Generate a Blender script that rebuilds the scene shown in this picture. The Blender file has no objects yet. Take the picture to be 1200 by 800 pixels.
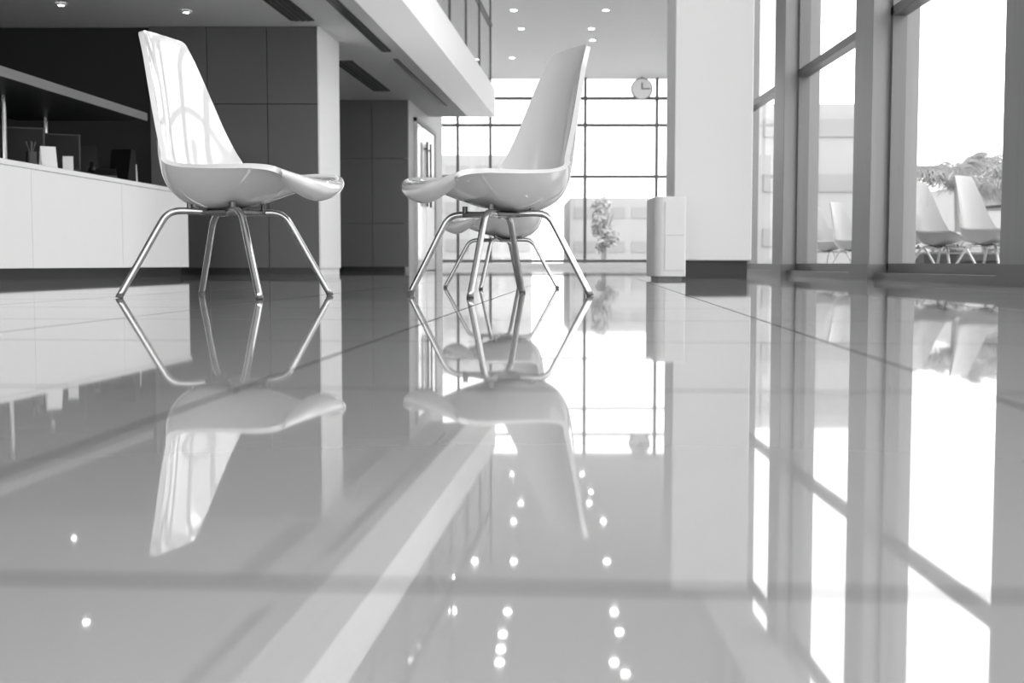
import bpy, bmesh, math, random
from mathutils import Vector, Matrix
random.seed(4)
S = bpy.context.scene
COL = S.collection

# ---------------------------------------------------------------- materials
def mat(name, v, rough=0.5, metal=0.0, spec=0.5, noise=0.0, nscale=8.0, stretch=(1,1,1), coat=0.0, bump=0.0, em=0.0):
    m = bpy.data.materials.new(name); m.use_nodes = True
    nt = m.node_tree; b = nt.nodes['Principled BSDF']
    b.inputs['Base Color'].default_value = (v, v, v, 1)
    b.inputs['Roughness'].default_value = rough
    b.inputs['Metallic'].default_value = metal
    b.inputs['Specular IOR Level'].default_value = spec
    b.inputs['Coat Weight'].default_value = coat
    b.inputs['Coat Roughness'].default_value = 0.02
    if em > 0:
        b.inputs['Emission Color'].default_value = (1,1,1,1); b.inputs['Emission Strength'].default_value = em
    tc = nt.nodes.new('ShaderNodeTexCoord'); mp = nt.nodes.new('ShaderNodeMapping')
    mp.inputs['Scale'].default_value = stretch
    nz = nt.nodes.new('ShaderNodeTexNoise'); nz.inputs['Scale'].default_value = nscale
    nz.inputs['Detail'].default_value = 4
    nt.links.new(tc.outputs['Object'], mp.inputs['Vector']); nt.links.new(mp.outputs['Vector'], nz.inputs['Vector'])
    cr = nt.nodes.new('ShaderNodeMapRange')
    cr.inputs['To Min'].default_value = v*(1-noise); cr.inputs['To Max'].default_value = min(1, v*(1+noise))
    nt.links.new(nz.outputs['Fac'], cr.inputs['Value'])
    cb = nt.nodes.new('ShaderNodeCombineColor')
    for i in range(3): nt.links.new(cr.outputs['Result'], cb.inputs[i])
    nt.links.new(cb.outputs['Color'], b.inputs['Base Color'])
    if bump > 0:
        bp = nt.nodes.new('ShaderNodeBump'); bp.inputs['Strength'].default_value = bump
        bp.inputs['Distance'].default_value = 0.01
        nt.links.new(nz.outputs['Fac'], bp.inputs['Height']); nt.links.new(bp.outputs['Normal'], b.inputs['Normal'])
    return m

def emit(name, s):
    m = bpy.data.materials.new(name); m.use_nodes = True
    b = m.node_tree.nodes['Principled BSDF']
    b.inputs['Emission Color'].default_value = (1,1,1,1); b.inputs['Emission Strength'].default_value = s
    return m

def glass(name, refl=0.06, tint=1.0):
    m = bpy.data.materials.new(name); m.use_nodes = True
    nt = m.node_tree; nt.nodes.clear()
    o = nt.nodes.new('ShaderNodeOutputMaterial'); mx = nt.nodes.new('ShaderNodeMixShader')
    t = nt.nodes.new('ShaderNodeBsdfTransparent'); t.inputs[0].default_value = (tint,tint,tint,1)
    g = nt.nodes.new('ShaderNodeBsdfGlossy'); g.inputs['Roughness'].default_value = 0.0
    mx.inputs[0].default_value = refl
    nt.links.new(t.outputs[0], mx.inputs[1]); nt.links.new(g.outputs[0], mx.inputs[2]); nt.links.new(mx.outputs[0], o.inputs[0])
    return m

M_shell = mat('white_gloss_plastic', 0.61, 0.08, spec=0.9, coat=1.0, noise=0.01)
M_shell_out = mat('white_plastic_darkened', 0.27, 0.3, coat=0.3, noise=0.02)  # shell plastic darkened in colour to keep outdoor chairs from blowing out
M_chrome = mat('brushed_chrome', 0.42, 0.18, metal=1.0, noise=0.05, nscale=30)
M_steel = mat('dark_steel', 0.10, 0.35, metal=0.6)
M_black = mat('black_matte', 0.010, 0.4)
M_rubber = mat('black_rubber', 0.08, 0.4)
M_ceil = mat('ceiling_paint', 0.80, 0.7, noise=0.02)
M_part = mat('partition_paint', 0.70, 0.5, noise=0.01)
M_white = mat('white_plaster', 0.92, 0.5, noise=0.01, nscale=3)
M_soffit_glow = mat('white_soffit_added_glow', 0.93, 0.5, noise=0.01, nscale=3, em=0.20)  # emission added to whiten the bulkhead
M_lac = mat('white_lacquer', 0.88, 0.18, coat=0.3, noise=0.01)
M_panel = mat('grey_wall_panel', 0.082, 0.35, noise=0.08, nscale=2.5)
M_panel2 = mat('grey_wall_panel_b', 0.17, 0.35, noise=0.08, nscale=2.5)
M_dark = mat('charcoal_wall', 0.010, 0.5, spec=.3, noise=0.1)
M_pillar = mat('brushed_aluminium', 0.22, 0.38, metal=0.25, noise=0.12, nscale=6, stretch=(8,8,0.3))
M_frame = mat('window_frame_metal', 0.13, 0.35, metal=0.4)
M_conc = mat('terrace_paving', 0.38, 0.8, noise=0.1, nscale=2)
M_bld = mat('building_render', 0.34, 0.8, noise=0.06, nscale=1)
M_bldwin = mat('building_window', 0.26, 0.3)
M_leaf = mat('foliage', 0.17, 0.6, noise=0.4, nscale=4)
M_leaf2 = mat('tree_foliage', 0.34, 0.6, noise=0.4, nscale=4)
M_bark = mat('bark', 0.2, 0.8, noise=0.3, nscale=12)
M_paper = mat('paper', 0.9, 0.6)
M_screen = mat('screen_glass', 0.008, 0.5, spec=.2)
M_glass = glass('clear_glass', 0.05, 0.97)
M_rail = glass('rail_glass', 0.10, 0.95)
M_lamp = emit('downlight_emission', 36)
M_slot = mat('vent_slot', 0.06, 0.5)

def floor_mat():
    m = bpy.data.materials.new('polished_porcelain_tile'); m.use_nodes = True
    nt = m.node_tree; L = nt.links; b = nt.nodes['Principled BSDF']
    tc = nt.nodes.new('ShaderNodeTexCoord'); mp = nt.nodes.new('ShaderNodeMapping')
    mp.vector_type = 'POINT'
    mp.inputs['Rotation'].default_value = (0, 0, math.radians(3.8))
    L.new(tc.outputs['Object'], mp.inputs['Vector'])
    sp = nt.nodes.new('ShaderNodeSeparateXYZ'); L.new(mp.outputs['Vector'], sp.inputs[0])
    def seam(out, off, size, w):
        a = nt.nodes.new('ShaderNodeMath'); a.operation = 'ADD'; a.inputs[1].default_value = off; L.new(out, a.inputs[0])
        p = nt.nodes.new('ShaderNodeMath'); p.operation = 'PINGPONG'; p.inputs[1].default_value = size/2; L.new(a.outputs[0], p.inputs[0])
        c = nt.nodes.new('ShaderNodeMath'); c.operation = 'LESS_THAN'; c.inputs[1].default_value = w/2; L.new(p.outputs[0], c.inputs[0])
        return c.outputs[0]
    s1 = seam(sp.outputs['X'], 0.29, 0.6, 0.0050)
    s2 = seam(sp.outputs['Y'], -0.375, 0.6, 0.0055)
    mxm = nt.nodes.new('ShaderNodeMath'); mxm.operation = 'MAXIMUM'; L.new(s1, mxm.inputs[0]); L.new(s2, mxm.inputs[1])
    nz = nt.nodes.new('ShaderNodeTexNoise'); nz.inputs['Scale'].default_value = 1.3; nz.inputs['Detail'].default_value = 5
    L.new(tc.outputs['Object'], nz.inputs['Vector'])
    mr = nt.nodes.new('ShaderNodeMapRange'); mr.inputs['To Min'].default_value = 0.28; mr.inputs['To Max'].default_value = 0.32
    L.new(nz.outputs['Fac'], mr.inputs['Value'])
    cb = nt.nodes.new('ShaderNodeCombineColor')
    for i in range(3): L.new(mr.outputs['Result'], cb.inputs[i])
    mc = nt.nodes.new('ShaderNodeMix'); mc.data_type = 'RGBA'
    L.new(mxm.outputs[0], mc.inputs['Factor']); L.new(cb.outputs[0], mc.inputs['A']); mc.inputs['B'].default_value = (.05,.05,.05,1)
    L.new(mc.outputs['Result'], b.inputs['Base Color'])
    rr = nt.nodes.new('ShaderNodeMapRange'); rr.inputs['To Min'].default_value = 0.028; rr.inputs['To Max'].default_value = 0.8
    L.new(mxm.outputs[0], rr.inputs['Value']); L.new(rr.outputs['Result'], b.inputs['Roughness'])
    si = nt.nodes.new('ShaderNodeMapRange'); si.inputs['To Min'].default_value = 2.0; si.inputs['To Max'].default_value = 1.10
    L.new(mxm.outputs[0], si.inputs['Value']); L.new(si.outputs['Result'], b.inputs['IOR'])
    return m
M_floor = floor_mat()

# ---------------------------------------------------------------- mesh helpers
def mkobj(name, bm, m, parent=None, smooth=False, bevel=0.0):
    me = bpy.data.meshes.new(name); bmesh.ops.recalc_face_normals(bm, faces=bm.faces); bm.to_mesh(me); bm.free()
    me.materials.append(m)
    if smooth:
        for p in me.polygons: p.use_smooth = True
    o = bpy.data.objects.new(name, me); COL.objects.link(o)
    if bevel > 0:
        bv = o.modifiers.new('bevel', 'BEVEL'); bv.width = bevel; bv.segments = 3; bv.limit_method = 'ANGLE'
    if parent: o.parent = parent
    return o

def empty(name, loc=(0,0,0), rz=0.0):
    e = bpy.data.objects.new(name, None); e.empty_display_size = 0.1; COL.objects.link(e)
    e.location = loc; e.rotation_euler = (0,0,rz); return e

def add_prism(bm, poly, z0, z1):
    a = [bm.verts.new((x,y,z0)) for x,y in poly]; b = [bm.verts.new((x,y,z1)) for x,y in poly]
    bm.faces.new(a); bm.faces.new(b[::-1]); n = len(poly)
    for i in range(n): bm.faces.new((a[i], a[(i+1)%n], b[(i+1)%n], b[i]))

def add_box(bm, x0,x1,y0,y1,z0,z1):
    add_prism(bm, [(x0,y0),(x1,y0),(x1,y1),(x0,y1)], z0, z1)

def box(name, x0,x1,y0,y1,z0,z1, m, parent=None, bevel=0.0):
    bm = bmesh.new(); add_box(bm, x0,x1,y0,y1,z0,z1); return mkobj(name, bm, m, parent, bevel=bevel)

def prism(name, poly, z0, z1, m, parent=None, bevel=0.0):
    bm = bmesh.new(); add_prism(bm, poly, z0, z1); return mkobj(name, bm, m, parent, bevel=bevel)

def add_tube(bm, pts, r, seg=12):
    pts = [Vector(p) for p in pts]; rings = []; ref = None
    rs = r if isinstance(r, (list,tuple)) else [r]*len(pts)
    for i,p in enumerate(pts):
        t = (pts[min(i+1,len(pts)-1)] - pts[max(i-1,0)]).normalized()
        if ref is None:
            ref = t.orthogonal().normalized()
        ref = (ref - t*ref.dot(t)).normalized(); bi = t.cross(ref)
        rings.append([bm.verts.new(p + (ref*math.cos(2*math.pi*k/seg)+bi*math.sin(2*math.pi*k/seg))*rs[i]) for k in range(seg)])
    for a,b in zip(rings, rings[1:]):
        for k in range(seg): bm.faces.new((a[k], a[(k+1)%seg], b[(k+1)%seg], b[k]))
    bm.faces.new(rings[0][::-1]); bm.faces.new(rings[-1])

def smoothpath(ctrl, n=10):
    P = [Vector(c) for c in ctrl]; P = [P[0]*2-P[1]] + P + [P[-1]*2-P[-2]]; out = []
    for i in range(1, len(P)-2):
        for k in range(n):
            t = k/n; a,b,c,d = P[i-1],P[i],P[i+1],P[i+2]
            out.append(0.5*((2*b)+(c-a)*t+(2*a-5*b+4*c-d)*t*t+(3*b-a-3*c+d)*t**3))
    out.append(P[-2]); return out

# ---------------------------------------------------------------- shell chair
# profile rows: u (forward), z, width, rim offset (du,dz)   seat front -> back top
PROF = [
 ( .262,.300,.30,-.030,.050),( .286,.308,.34,-.042,.046),( .303,.324,.37,-.050,.036),( .299,.341,.392,-.050,.027),( .270,.350,.410,-.046,.028),
 ( .195,.340,.436,-.030,.044),( .112,.312,.454,-.012,.072),( .030,.288,.465,-.002,.097),(-.060,.274,.468,.008,.116),(-.130,.282,.462,.033,.118),
 (-.180,.313,.452,.064,.100),(-.207,.365,.436,.084,.070),(-.222,.440,.408,.082,.030),
 (-.232,.530,.368,.064,.008),(-.244,.630,.322,.044,.0),(-.260,.730,.272,.026,-.002),(-.272,.785,.242,.016,-.003),(-.278,.808,.228,.012,-.004),(-.281,.817,.205,.010,-.004)]

def shell_mesh():
    n = 4
    path = smoothpath([Vector((a,b,c)) for a,b,c,_,_ in PROF], n)
    ee = smoothpath([Vector((q[3],q[4],0)) for q in PROF], n)
    NT = 26
    bm = bmesh.new(); rows = []
    for i,p in enumerate(path):
        row = []
        for k in range(NT+1):
            s = -1 + 2*k/NT; f = abs(s)**2.3
            row.append(bm.verts.new((p.x + ee[i].x*f, s*p.z/2, p.y + ee[i].y*f)))
        rows.append(row)
    for r0,r1 in zip(rows, rows[1:]):
        for k in range(NT): bm.faces.new((r0[k], r0[k+1], r1[k+1], r1[k]))
    return bm

def build_chair(x, y, ang, shell_du=0.0, z=0.0, l=0.46, w=0.44, name='shell_chair', m=None, scale=1.0):
    root = empty(name, (x,y,z), ang); root.scale = (scale,scale,scale)
    sh = mkobj('seat_shell', shell_mesh(), m or M_shell, root, smooth=True)
    sh.location = (shell_du,0,0)
    so = sh.modifiers.new('thick', 'SOLIDIFY'); so.thickness = 0.016; so.offset = 0
    bv = sh.modifiers.new('round', 'BEVEL'); bv.width = 0.0065; bv.segments = 3; bv.limit_method='ANGLE'; bv.angle_limit=math.radians(50)
    ss = sh.modifiers.new('sub', 'SUBSURF'); ss.levels = 1; ss.render_levels = 1
    i = 1
    for su in (1,-1):
        for sv in (1,-1):
            fx, fy = su*l/2, sv*w/2
            c = [(su*.035, sv*.055, .262), (fx*.30, fy*.42, .264), (fx*.45, fy*.53, .262), (fx*.54, fy*.60, .248),
                 (fx*.61, fy*.655, .218), (fx*.80, fy*.825, .113), (fx, fy, .004)]
            bm = bmesh.new(); add_tube(bm, smoothpath(c, 8), 0.0105, 14)
            mkobj('leg_%d'%i, bm, M_chrome, root, smooth=True)
            bm = bmesh.new()
            add_tube(bm, [(fx*1.0,fy*1.0,0.0),(fx*.996,fy*.996,.005),(fx*.99,fy*.99,.009)], [.0115,.0115,.0105], 14)
            mkobj('foot_cap_%d'%i, bm, M_rubber, root, smooth=True)
            i += 1
    bm = bmesh.new()
    add_box(bm, -.085,.085,-.075,.075,.255,.266)
    for su in (1,-1):
        add_tube(bm, [(su*.075,-.10,.262),(su*.075,.10,.262)], .008, 10)
        for sv in (1,-1):
            add_tube(bm, [(su*.075,sv*.09,.255),(su*.075,sv*.09,.290)], .009, 10)
    mkobj('mounting_frame', bm, M_steel, root, bevel=.002)
    return root

d = math.radians
build_chair(-.885, 3.73, d(-18.5), 0.045, l=.48, w=.44)
build_chair(-.045, 3.90, d(180+29), -0.005, l=.43, w=.44)
build_chair(-.048, 5.05, d(180+27), 0.0, l=.46, w=.46, scale=.77)

# ---------------------------------------------------------------- room shell
SL = 0.083
def LX(x18, Y): return x18 + SL*(Y-18.0)
prism('floor', [(-9,-4),(2.50,-4),(2.50,13),(4.2,30.2),(-9,30.2)], -0.1, 0, M_floor)
ZC, ZH = 2.35, 4.7
prism('ceiling', [(-9,-4),(LX(-.71,-4),-4),(LX(-.71,18.5),18.5),(-9,18.5)], ZC, ZC+.12, M_ceil)
prism('trim_1', [(LX(-.71,-4),-4),(LX(-.30,-4),-4),(LX(-.30,18.5),18.5),(LX(-.71,18.5),18.5)], ZC-.004, ZC+.42, M_soffit_glow)
prism('ceiling_atrium', [(-9,-4),(2.75,-4),(2.75,13),(4.4,30.2),(-9,30.2)], ZH, ZH+.15, M_ceil)
prism('wall_mezzanine', [(-4.2,-4),(-4.1,-4),(-2.6,18.5),(-2.7,18.5)], ZC+.12, ZH, M_white)
rail = empty('balcony_railing')
bm = bmesh.new()
for i in range(12):
    y0 = 0.0+i*1.54
    add_prism(bm, [(LX(-.38,y0),y0+.03),(LX(-.365,y0),y0+.03),(LX(-.365,y0+1.5),y0+1.49),(LX(-.38,y0+1.5),y0+1.49)], ZC+.42, ZC+1.35)
mkobj('glass_panels', bm, M_rail, rail)
bm = bmesh.new()
for i in range(13):
    y0 = 0.0+i*1.54
    add_box(bm, LX(-.385,y0), LX(-.355,y0), y0-.015, y0+.015, ZC+.42, ZH if i%3==0 else ZC+1.36)
add_prism(bm, [(LX(-.40,0),0),(LX(-.34,0),0),(LX(-.34,18.5),18.5),(LX(-.40,18.5),18.5)], ZC+1.36, ZC+1.40)
mkobj('posts_and_handrail', bm, M_frame, rail)

box('wall_left', -9.1, -9, -4, 18.5, 0, ZH, M_dark)
box('wall_bar_back', -9, -3.46, 11.56, 11.7, 0, ZC, M_dark)
def panelled(name, xs, zs, y, m):
    root = empty(name)
    bm = bmesh.new()
    for a,b in zip(xs, xs[1:]):
        for c,e in zip(zs, zs[1:]):
            add_box(bm, a+.003, b-.003, y, y+.03, c+.003, e-.003)
    mkobj('panels', bm, m, root, bevel=.002)
    return root
p1 = panelled('wall_panelled', [-3.45,-2.9,-2.33,-1.85], [.06,1.62,ZC], 11.5, M_panel)
box('backing', -3.45,-1.85,11.531,11.56,0,ZC, M_black, p1)
prism('core', [(-3.45,11.56),(-1.85,11.56),(-1.78,12.35),(-3.45,12.35)], 0, ZC, M_white, p1)
prism('side_lining', [(-1.85,11.5),(-1.835,11.5),(-1.765,12.35),(-1.78,12.35)], .06, ZC, M_white, p1)
p2 = panelled('wall_panelled', [-3.4,-2.42,-1.93,-1.43], [.06,.66,1.55,ZC], 16.6, M_panel2)
box('backing', -3.4,-1.43,16.631,16.66,0,ZC, M_black, p2)
box('wall_recess', -9, -3.4, 16.6, 16.7, 0, ZC, M_panel2)
prism('wall_side', [(-1.55,16.66),(-1.42,16.6),(-1.16,20.0),(-1.30,20.0)], 0, ZH, M_white)
door = empty('door_1')
def WX(Y, o=0.0): return -1.42 + (Y-16.6)*.0765 + o
def wallbar(bm, y0,y1,z0,z1,o0,o1):
    add_prism(bm, [(WX(y0,o0),y0),(WX(y0,o1),y0),(WX(y1,o1),y1),(WX(y1,o0),y1)], z0, z1)
bm = bmesh.new(); wallbar(bm, 17.1,17.98,0.01,2.1,.004,.03); wallbar(bm, 18.0,18.9,0.01,2.1,.004,.03)
mkobj('leaves', bm, M_lac, door, bevel=.003)
bm = bmesh.new(); wallbar(bm,17.02,17.09,0,2.17,.002,.045); wallbar(bm,18.91,18.98,0,2.17,.002,.045); wallbar(bm,17.02,18.98,2.11,2.17,.002,.045)
mkobj('frame', bm, M_ceil, door)
bm = bmesh.new()
for yy in (17.82, 18.16):
    add_box(bm, WX(yy,.06),WX(yy,.09),yy-.02,yy+.02,.95,1.9)
    for zz in (1.05,1.8): add_box(bm, WX(yy,.02),WX(yy,.08),yy-.012,yy+.012,zz-.012,zz+.012)
mkobj('pull_handles', bm, M_steel, door)

# far glazing
win = empty('window_1')
YF = 30.0
box('glass', -2.6, 4.1, YF+.02, YF+.03, .12, ZH, M_glass, win)
bm = bmesh.new()
for x in (-2.6,-1.35,-.54,1.82,3.6): add_box(bm, x-.035,x+.035,YF-.06,YF+.08,.12,ZH)
for z in (4.2,3.54,2.27,.17): add_box(bm, -2.6,4.1,YF-.05,YF+.07,z-.035,z+.035)
mkobj('mullions', bm, M_frame, win)
box('sill', -2.7,4.1,YF-.1,YF+.1,0,.12, M_white, win)
box('wall_far', -9, -2.6, YF, YF+.1, 0, ZH, M_white)
prism('wall_right', [(2.47,13.09),(2.62,13.09),(4.15,30.1),(3.98,30.1)], 0, ZH, M_white)

# right glazing
XG = 2.45
pil = [0.25, 2.75, 5.25, 7.72, 10.2, 12.68]
for i,y in enumerate(pil):
    r = empty('window_pillar')
    box('core', 2.30, 2.60, y, y+.40, 0, ZH, M_pillar, r, bevel=.004)
    bm = bmesh.new(); add_box(bm, 2.285,2.30,y-.005,y+.405,0,.10); add_box(bm, 2.285,2.60,y-.02,y-.001,0,.10)
    mkobj('skirting', bm, M_frame, r)
for i,(a,b) in enumerate(zip(pil, pil[1:])):
    w = empty('window_%d'%(i+2))
    y0, y1 = a+.401, b-.001
    box('glass', XG, XG+.01, y0, y1, .05, ZH, M_glass, w)
    bm = bmesh.new()
    for yy in (y0+.02, y1-.03): add_box(bm, XG-.04, XG+.05, yy-.02, yy+.03, .06, ZH)
    for zz in (.075, 1.70, 3.2): add_box(bm, XG-.04, XG+.05, y0, y1, zz-.03, zz+.03)
    mkobj('frame', bm, M_frame, w)
    box('sill', 2.33, 2.50, y0, y1, 0.0, .045, M_frame, w)
box('trim_2', 2.0, 2.28, 4.0, 13, 3.18, 3.42, M_white)

# white partition with recessed plinth
pt = empty('partition_column')
box('body', 1.12, 1.66, 8.3, 8.75, .125, 2.2, M_part, pt, bevel=.01)
box('plinth', 1.20, 1.64, 8.36, 8.7, 0, .125, M_black, pt)
# low white cabinet standing at the partition's left corner
cb = empty('side_cabinet')
poly = [(.98,7.72)] + [(.98-.06*math.sin(i*math.pi/12), 7.78-.06*math.cos(i*math.pi/12)) for i in range(1,7)] + [(.92,8.2),(1.12,8.2),(1.12,7.72)]
bm = bmesh.new(); add_prism(bm, poly, .02, .535); mkobj('body', bm, M_part, cb, bevel=.006)
box('plinth', .95,1.10,7.76,8.18,0,.02,M_steel,cb)
bm = bmesh.new(); add_box(bm, .985,1.105,7.714,7.7195,.06,.28); add_box(bm, .985,1.105,7.714,7.7195,.287,.50)
mkobj('drawer_fronts', bm, M_part, cb, bevel=.001)

# ---------------------------------------------------------------- counter
def FX(Y, o=0.0): return -2.89 + SL*(Y-9.4) + o
def cprism(name, y0,y1,o0,o1,z0,z1,m,par,bevel=0.0):
    return prism(name, [(FX(y0,o0),y0),(FX(y0,o1),y0),(FX(y1,o1),y1),(FX(y1,o0),y1)], z0,z1,m,par,bevel)
ct = empty('reception_counter')
ys = [4.2, 5.9, 7.6, 9.0, 10.4]
bm = bmesh.new()
for a,b in zip(ys, ys[1:]):
    add_prism(bm, [(FX(a,-.03),a+.003),(FX(a,0),a+.003),(FX(b,0),b-.003),(FX(b,-.03),b-.003)], .075, .70)
mkobj('front_panels', bm, M_lac, ct)
cprism('carcass', 4.2,10.39,-.60,-.031,.075,.69,M_white,ct)
cprism('worktop', 4.18,10.42,-.64,.01,.701,.735,M_lac,ct,.004)
cprism('plinth', 4.25,10.35,-.58,-.05,0,.075,M_black,ct)
cn = empty('counter_canopy')
cprism('slab', 4.2,9.5,-1.0,0.0,1.225,1.28,M_dark,cn)
cprism('edge_trim', 4.2,9.5,0.0,.012,1.225,1.285,M_panel2,cn)
bm = bmesh.new()
for yy,o in ((5.2,-.36),(8.05,-.39),(9.3,-.7)):
    add_tube(bm, [(FX(yy,o),yy,.735),(FX(yy,o),yy,1.225)] if o>-.65 else [(FX(yy,o),yy,0),(FX(yy,o),yy,1.225)], .018, 10)
mkobj('posts', bm, M_chrome, cn)
bk = empty('back_bar_cabinet')
box('carcass', -5.6,-4.7,5.5,11.3,0,.62,M_dark,bk); box('top', -5.62,-4.68,5.48,11.32,.62,.65,M_steel,bk)

def monitor(x,y,rz,w=.42,h=.27,z=.737):
    r = empty('computer_monitor', (x,y,z), rz)
    box('base', -.10,.10,-.07,.07,0,.012,M_black,r); box('stand',-.02,.02,.0,.02,.012,.16,M_black,r)
    box('housing',-w/2,w/2,-.022,-.001,.06,.06+h,M_black,r,.004); box('screen',-w/2+.012,w/2-.012,-.026,-.0225,.072,.06+h-.012,M_screen,r)
monitor(FX(8.35,-.42),8.35,d(20),.30,.25)
monitor(FX(8.95,-.46),8.95,d(25),.34,.27)
def terminal(x,y,rz,z=.737):
    r = empty('payment_terminal',(x,y,z),rz)
    box('base',-.08,.08,-.1,.1,0,.03,M_black,r,.004)
    bm = bmesh.new(); v=[(-.09,-.06,.03),(.09,-.06,.03),(.09,.06,.03),(-.09,.06,.03),(-.09,.0,.29),(.09,.0,.29),(.09,.06,.28),(-.09,.06,.28)]
    vs=[bm.verts.new(q) for q in v]
    for f in ((0,1,2,3),(4,5,6,7),(0,1,5,4),(1,2,6,5),(2,3,7,6),(3,0,4,7)): bm.faces.new([vs[k] for k in f])
    mkobj('display_body',bm,M_screen,r)
terminal(FX(9.35,-.42),9.35,d(35)); terminal(FX(9.75,-.30),9.75,d(-15))
def card(x,y,rz,w,h,z=.739):
    r = empty('counter_card_sign',(x,y,z),rz)
    bm = bmesh.new()
    for s in (1,-1):
        a=[bm.verts.new(q) for q in ((-w/2,s*.05,0),(w/2,s*.05,0),(w/2,s*.004,h),(-w/2,s*.004,h))]; bm.faces.new(a)
    o = mkobj('folded_card',bm,M_paper,r); so=o.modifiers.new('t','SOLIDIFY'); so.thickness=.002
card(FX(8.2,-.17),8.2,d(35),.10,.16); card(FX(8.5,-.17),8.5,d(20),.07,.12)
card(FX(10.05,-.34),10.05,d(5),.08,.19)
ph = empty('desk_telephone',(FX(9.0,-.14),9.0,.737),d(20))
bm = bmesh.new(); vs=[bm.verts.new(q) for q in ((-.10,-.09,0),(.10,-.09,0),(.10,.09,0),(-.10,.09,0),(-.10,-.09,.025),(.10,-.09,.025),(.10,.09,.085),(-.10,.09,.085))]
for f in ((0,1,2,3),(4,5,6,7),(0,1,5,4),(1,2,6,5),(2,3,7,6),(3,0,4,7)): bm.faces.new([vs[k] for k in f])
mkobj('body',bm,M_black,ph,bevel=.005)
bm = bmesh.new(); add_tube(bm, smoothpath([(-.07,-.085,.052),(-.07,-.06,.085),(-.07,.0,.095),(-.07,.06,.118),(-.07,.085,.095)],5), .017, 10); mkobj('handset',bm,M_black,ph,smooth=True)
pc = empty('pen_cup',(FX(7.9,-.14),7.9,.737))
bm = bmesh.new(); add_tube(bm,[(0,0,0),(0,0,.10)],.035,20); mkobj('cup',bm,M_black,pc,bevel=.002)
bm = bmesh.new()
for k in range(4): a=k*1.7; add_tube(bm,[(.01*math.cos(a),.01*math.sin(a),.10),(.03*math.cos(a),.03*math.sin(a),.165)],.004,6)
mkobj('pens',bm,M_steel,pc)
# ---------------------------------------------------------------- ceiling fittings
def downlight(x,y,z,r=.055,m=M_lamp):
    e = empty('ceiling_downlight',(x,y,z))
    bm = bmesh.new(); bmesh.ops.create_cone(bm,cap_ends=True,segments=20,radius1=r,radius2=r,depth=.01); mkobj('lens',bm,m,e).location=(0,0,-.008)
    bm = bmesh.new()
    n=24; ring=[[bm.verts.new((rr*math.cos(2*math.pi*k/n),rr*math.sin(2*math.pi*k/n),zz)) for k in range(n)] for rr,zz in ((r+.002,-.004),(r+.002,-.02),(r+.02,-.018),(r+.025,-.001))]
    for a,b in zip(ring,ring[1:]):
        for k in range(n): bm.faces.new((a[k],a[(k+1)%n],b[(k+1)%n],b[k]))
    mkobj('rim',bm,M_ceil,e,smooth=True)
for (x,y) in [(.03,22.0),(1.70,22.0),(.18,23.7),(1.55,23.7),(.03,19.0),(-.60,19.0),(1.53,19.0),(2.53,19.0),(-.9,18.0),(1.66,24.9),
              (-.06,16.2),(-.82,16.25),(1.41,16.2),(-.12,15.2),(1.40,15.3),(-.14,14.6),(-.15,14.1),(1.23,14.1),(1.33,13.7),(.0,27),(1.6,27),(-.1,12.0),(1.3,12.0),(-.15,9.5),(1.3,9.5),(-.2,6.5),(1.25,6.5)]:
    downlight(x,y,ZH)
for (x,y) in [(-3.9,10.5),(-2.9,10.8),(-2.9,8.0),(-3.9,7.6),(-2.9,5.2),(-3.2,13.8)]:
    downlight(x,y,ZC,.026)
def vent(pts):
    v = empty('ceiling_vent')
    bm = bmesh.new(); add_prism(bm, pts, ZC-.012, ZC-.001); mkobj('slot', bm, M_slot, v)
    bm = bmesh.new(); (x0,y0),(x1,_),(x2,y2),(x3,_) = pts
    for k in range(1,4):
        f = k/4; xa = x0+(x1-x0)*f; xb = x3+(x2-x3)*f
        add_prism(bm, [(xa-.006,y0),(xa+.006,y0),(xb+.006,y2),(xb-.006,y2)], ZC-.018, ZC-.0125)
    mkobj('blades', bm, M_frame, v)
def vq(xc,y0,y1,w): 
    return [(xc-w/2,y0),(xc+w/2,y0),(xc+w/2+SL*(y1-y0),y1),(xc-w/2+SL*(y1-y0),y1)]
vent(vq(-1.88,13.4,15.7,.22)); vent(vq(-2.10,9.2,11.2,.22))
vent(vq(-1.56,10.0,12.8,.10)); vent(vq(-1.28,13.3,17.2,.05)); vent(vq(-2.0,5.5,8.4,.10))

ck = empty('wall_clock',(3.2,29.8,4.40),0)
bm = bmesh.new(); bmesh.ops.create_cone(bm,cap_ends=True,segments=40,radius1=.27,radius2=.27,depth=.06)
bmesh.ops.rotate(bm,verts=bm.verts,matrix=Matrix.Rotation(math.pi/2,3,'X')); o=mkobj('case',bm,M_frame,ck)
bm = bmesh.new(); bmesh.ops.create_cone(bm,cap_ends=True,segments=40,radius1=.245,radius2=.245,depth=.01)
bmesh.ops.rotate(bm,verts=bm.verts,matrix=Matrix.Rotation(math.pi/2,3,'X')); o=mkobj('dial',bm,M_white,ck); o.location=(0,-.035,0)
box('hour_hand',-.012,.012,-.05,-.042,0,.15,M_black,ck); box('minute_hand',0,.21,-.058,-.051,-.01,.01,M_black,ck)
box('drop_rod',-.012,.012,-.012,.012,.265,.30,M_frame,ck)

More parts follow.
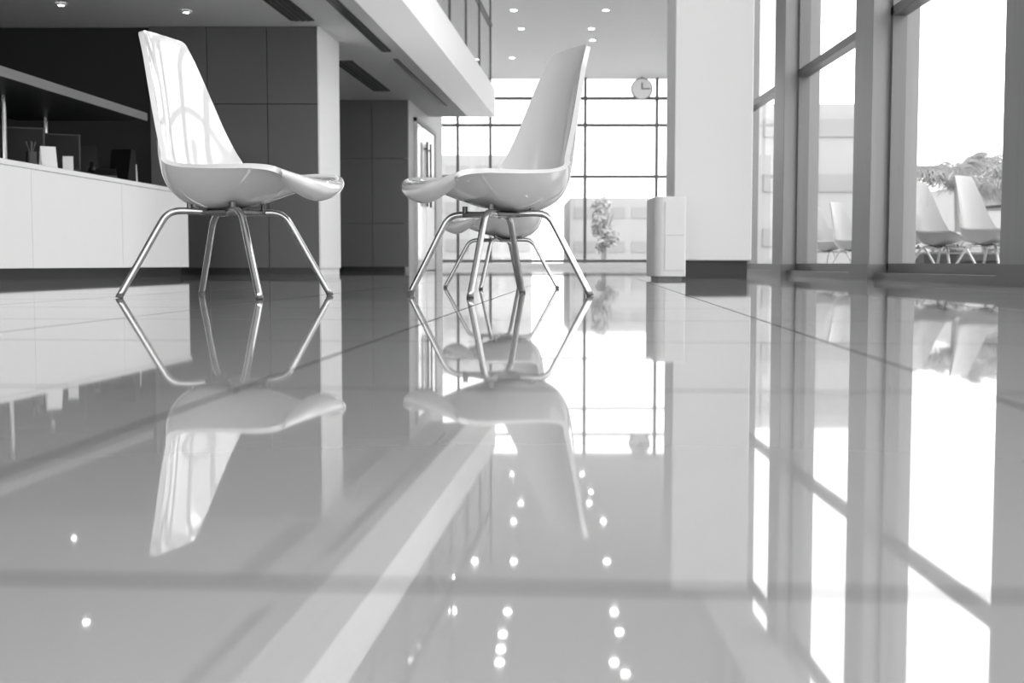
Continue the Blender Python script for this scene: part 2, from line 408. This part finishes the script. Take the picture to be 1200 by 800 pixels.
# ---------------------------------------------------------------- outside
prism('terrace_ground', [(2.51,-20),(60,-20),(60,120),(4.3,120),(4.3,30.3),(2.63,13),(2.51,12)], -.12, -.02, M_conc)
box('forecourt_ground', -60, 4.29, 30.3, 120, -.12, -.02, M_conc)
for (x,y,a) in [(3.72,9.3,-55),(3.62,10.05,-55),(3.56,10.85,-55),(3.84,13.4,-50),(3.78,14.2,-50)]:
    build_chair(x,y,d(a),0,z=-.02,m=M_shell_out)
def table(x,y):
    r = empty('outdoor_table',(x,y,-.02))
    bm=bmesh.new(); bmesh.ops.create_cone(bm,cap_ends=True,segments=40,radius1=.38,radius2=.38,depth=.025); mkobj('top',bm,M_steel,r).location=(0,0,.62)
    bm=bmesh.new(); add_tube(bm,[(0,0,.01),(0,0,.61)],.025); mkobj('column',bm,M_steel,r)
    bm=bmesh.new(); bmesh.ops.create_cone(bm,cap_ends=True,segments=32,radius1=.24,radius2=.22,depth=.02); mkobj('base',bm,M_steel,r).location=(0,0,.01)
table(4.55,10.6); table(4.65,14.2)
pl = empty('planter_trough')
box('trough',4.2,9,12.2,12.6,-.02,.20,M_dark,pl); box('rim',4.18,9.02,12.18,12.62,.20,.22,M_steel,pl)
def leafmass(bm, cx,cy,cz, rx,ry,rz, n, s):
    for _ in range(n):
        v = Vector((random.gauss(0,1),random.gauss(0,1),random.gauss(0,1))).normalized()*(random.random()**.4)
        c = Vector((cx+v.x*rx, cy+v.y*ry, cz+v.z*rz))
        a = Vector((random.gauss(0,1),random.gauss(0,1),random.gauss(0,1))).normalized(); b = a.orthogonal().normalized()
        q=[c-a*s, c+b*s*.4, c+a*s, c-b*s*.4]; bm.faces.new([bm.verts.new(p) for p in q])
bm=bmesh.new(); 
for i in range(8): leafmass(bm,4.5+i*.58,12.4,.26,.3,.16,.06,90,.05)
mkobj('low_plants',bm,M_leaf,pl)
def palm(x,y,h,R,n=18):
    r = empty('palm_tree',(x,y,-.02))
    bm=bmesh.new(); add_tube(bm,[(0,0,0),(.05,0,h*.5),(0,0,h)],[.16,.12,.11],10); mkobj('trunk',bm,M_bark,r)
    bm=bmesh.new()
    for i in range(n):
        az=2.4*i; f=((i*.618)%1); el=math.radians(10+72*f); L=R*(.9+.2*random.random())
        pts=[]; K=14
        for k in range(K+1):
            t=k/K; rr=L*(t*math.cos(el)+.22*t*t); zz=h+L*(math.sin(el)*t-0.55*t*t)
            pts.append(Vector((rr*math.cos(az),rr*math.sin(az),zz)))
        side=Vector((-math.sin(az),math.cos(az),0))
        for k in range(1,K+1):
            dr=(pts[k]-pts[k-1]); w=.36*R*math.sin(math.pi*(.10+.86*k/(K+1)))
            for s in (1,-1):
                for j in (0,.5):
                    b0=pts[k-1]+dr*j
                    tip=b0+side*s*w*.7+dr.normalized()*w*.6+Vector((0,0,-w*random.uniform(.3,1.3)))
                    bm.faces.new([bm.verts.new(q) for q in (b0,b0+dr.normalized()*.035,tip)])
        add_tube(bm,pts,.012,5)
    mkobj('fronds',bm,M_leaf,r)
palm(9.3,25,1.75,1.5,22); palm(11.7,28,2.1,1.6,22)
def tree(x,y,h,r0):
    r=empty('tree',(x,y,-.02)); bm=bmesh.new(); add_tube(bm,[(0,0,0),(.05,0,h*.5),(0,.05,h*.8)],[.10,.07,.04],8)
    for k in range(5):
        a=k*1.3; add_tube(bm,[(0,0,h*.35),(math.cos(a)*r0*.6,math.sin(a)*r0*.6,h*.75)],[.05,.02],6)
    mkobj('trunk',bm,M_bark,r); bm=bmesh.new()
    for k in range(12):
        leafmass(bm,random.uniform(-.6,.6)*r0,random.uniform(-.6,.6)*r0,h*random.uniform(.3,.95),r0*.45,r0*.45,r0*.5,50,.12)
    mkobj('crown',bm,M_leaf2,r)
tree(3.05,40,2.4,.55)
def building(x0,x1,y0,y1,h,nx,nz):
    r=empty('office_building'); box('block',x0,x1,y0,y1,-.02,h,M_bld,r)
    bm=bmesh.new(); wx=(x1-x0)/nx; wz=h/nz
    for i in range(nx):
        for j in range(nz):
            add_box(bm,x0+wx*(i+.12),x0+wx*(i+.88),y0-.05,y0-.001,wz*(j+.4),wz*(j+.72))
    mkobj('windows',bm,M_bldwin,r)
building(6.0,8.7,29.5,38,4.0,2,3)
building(-8,1.0,60,70,5.5,6,3)
building(3,9,62,70,3.5,4,2)
building(18,30,48,58,3.2,5,2)

# ---------------------------------------------------------------- world, light
w = bpy.data.worlds.new('World'); S.world = w; w.use_nodes = True
nt = w.node_tree; bg = nt.nodes['Background']; bg.inputs[0].default_value=(1,1,1,1); bg.inputs[1].default_value=2.3
sun = bpy.data.lights.new('sun','SUN'); sun.energy = 0.9; sun.angle = math.radians(25)
so = bpy.data.objects.new('sun', sun); COL.objects.link(so); so.location=(10,10,12)
so.rotation_euler = Vector((-math.cos(d(20)), -math.sin(d(20)), -math.tan(d(38)))).to_track_quat('-Z','Y').to_euler()
# ---------------------------------------------------------------- camera
cam = bpy.data.cameras.new('camera'); co = bpy.data.objects.new('camera', cam); COL.objects.link(co)
cam.sensor_width = 36; cam.lens = 42.0
co.location = (0,0,.103); co.rotation_euler = (math.radians(90-3.72),0,0)
cam.dof.use_dof = True; cam.dof.focus_distance = 3.8; cam.dof.aperture_fstop = 5.6
S.camera = co
S.view_settings.view_transform = 'Standard'
S.view_settings.exposure = 0.64
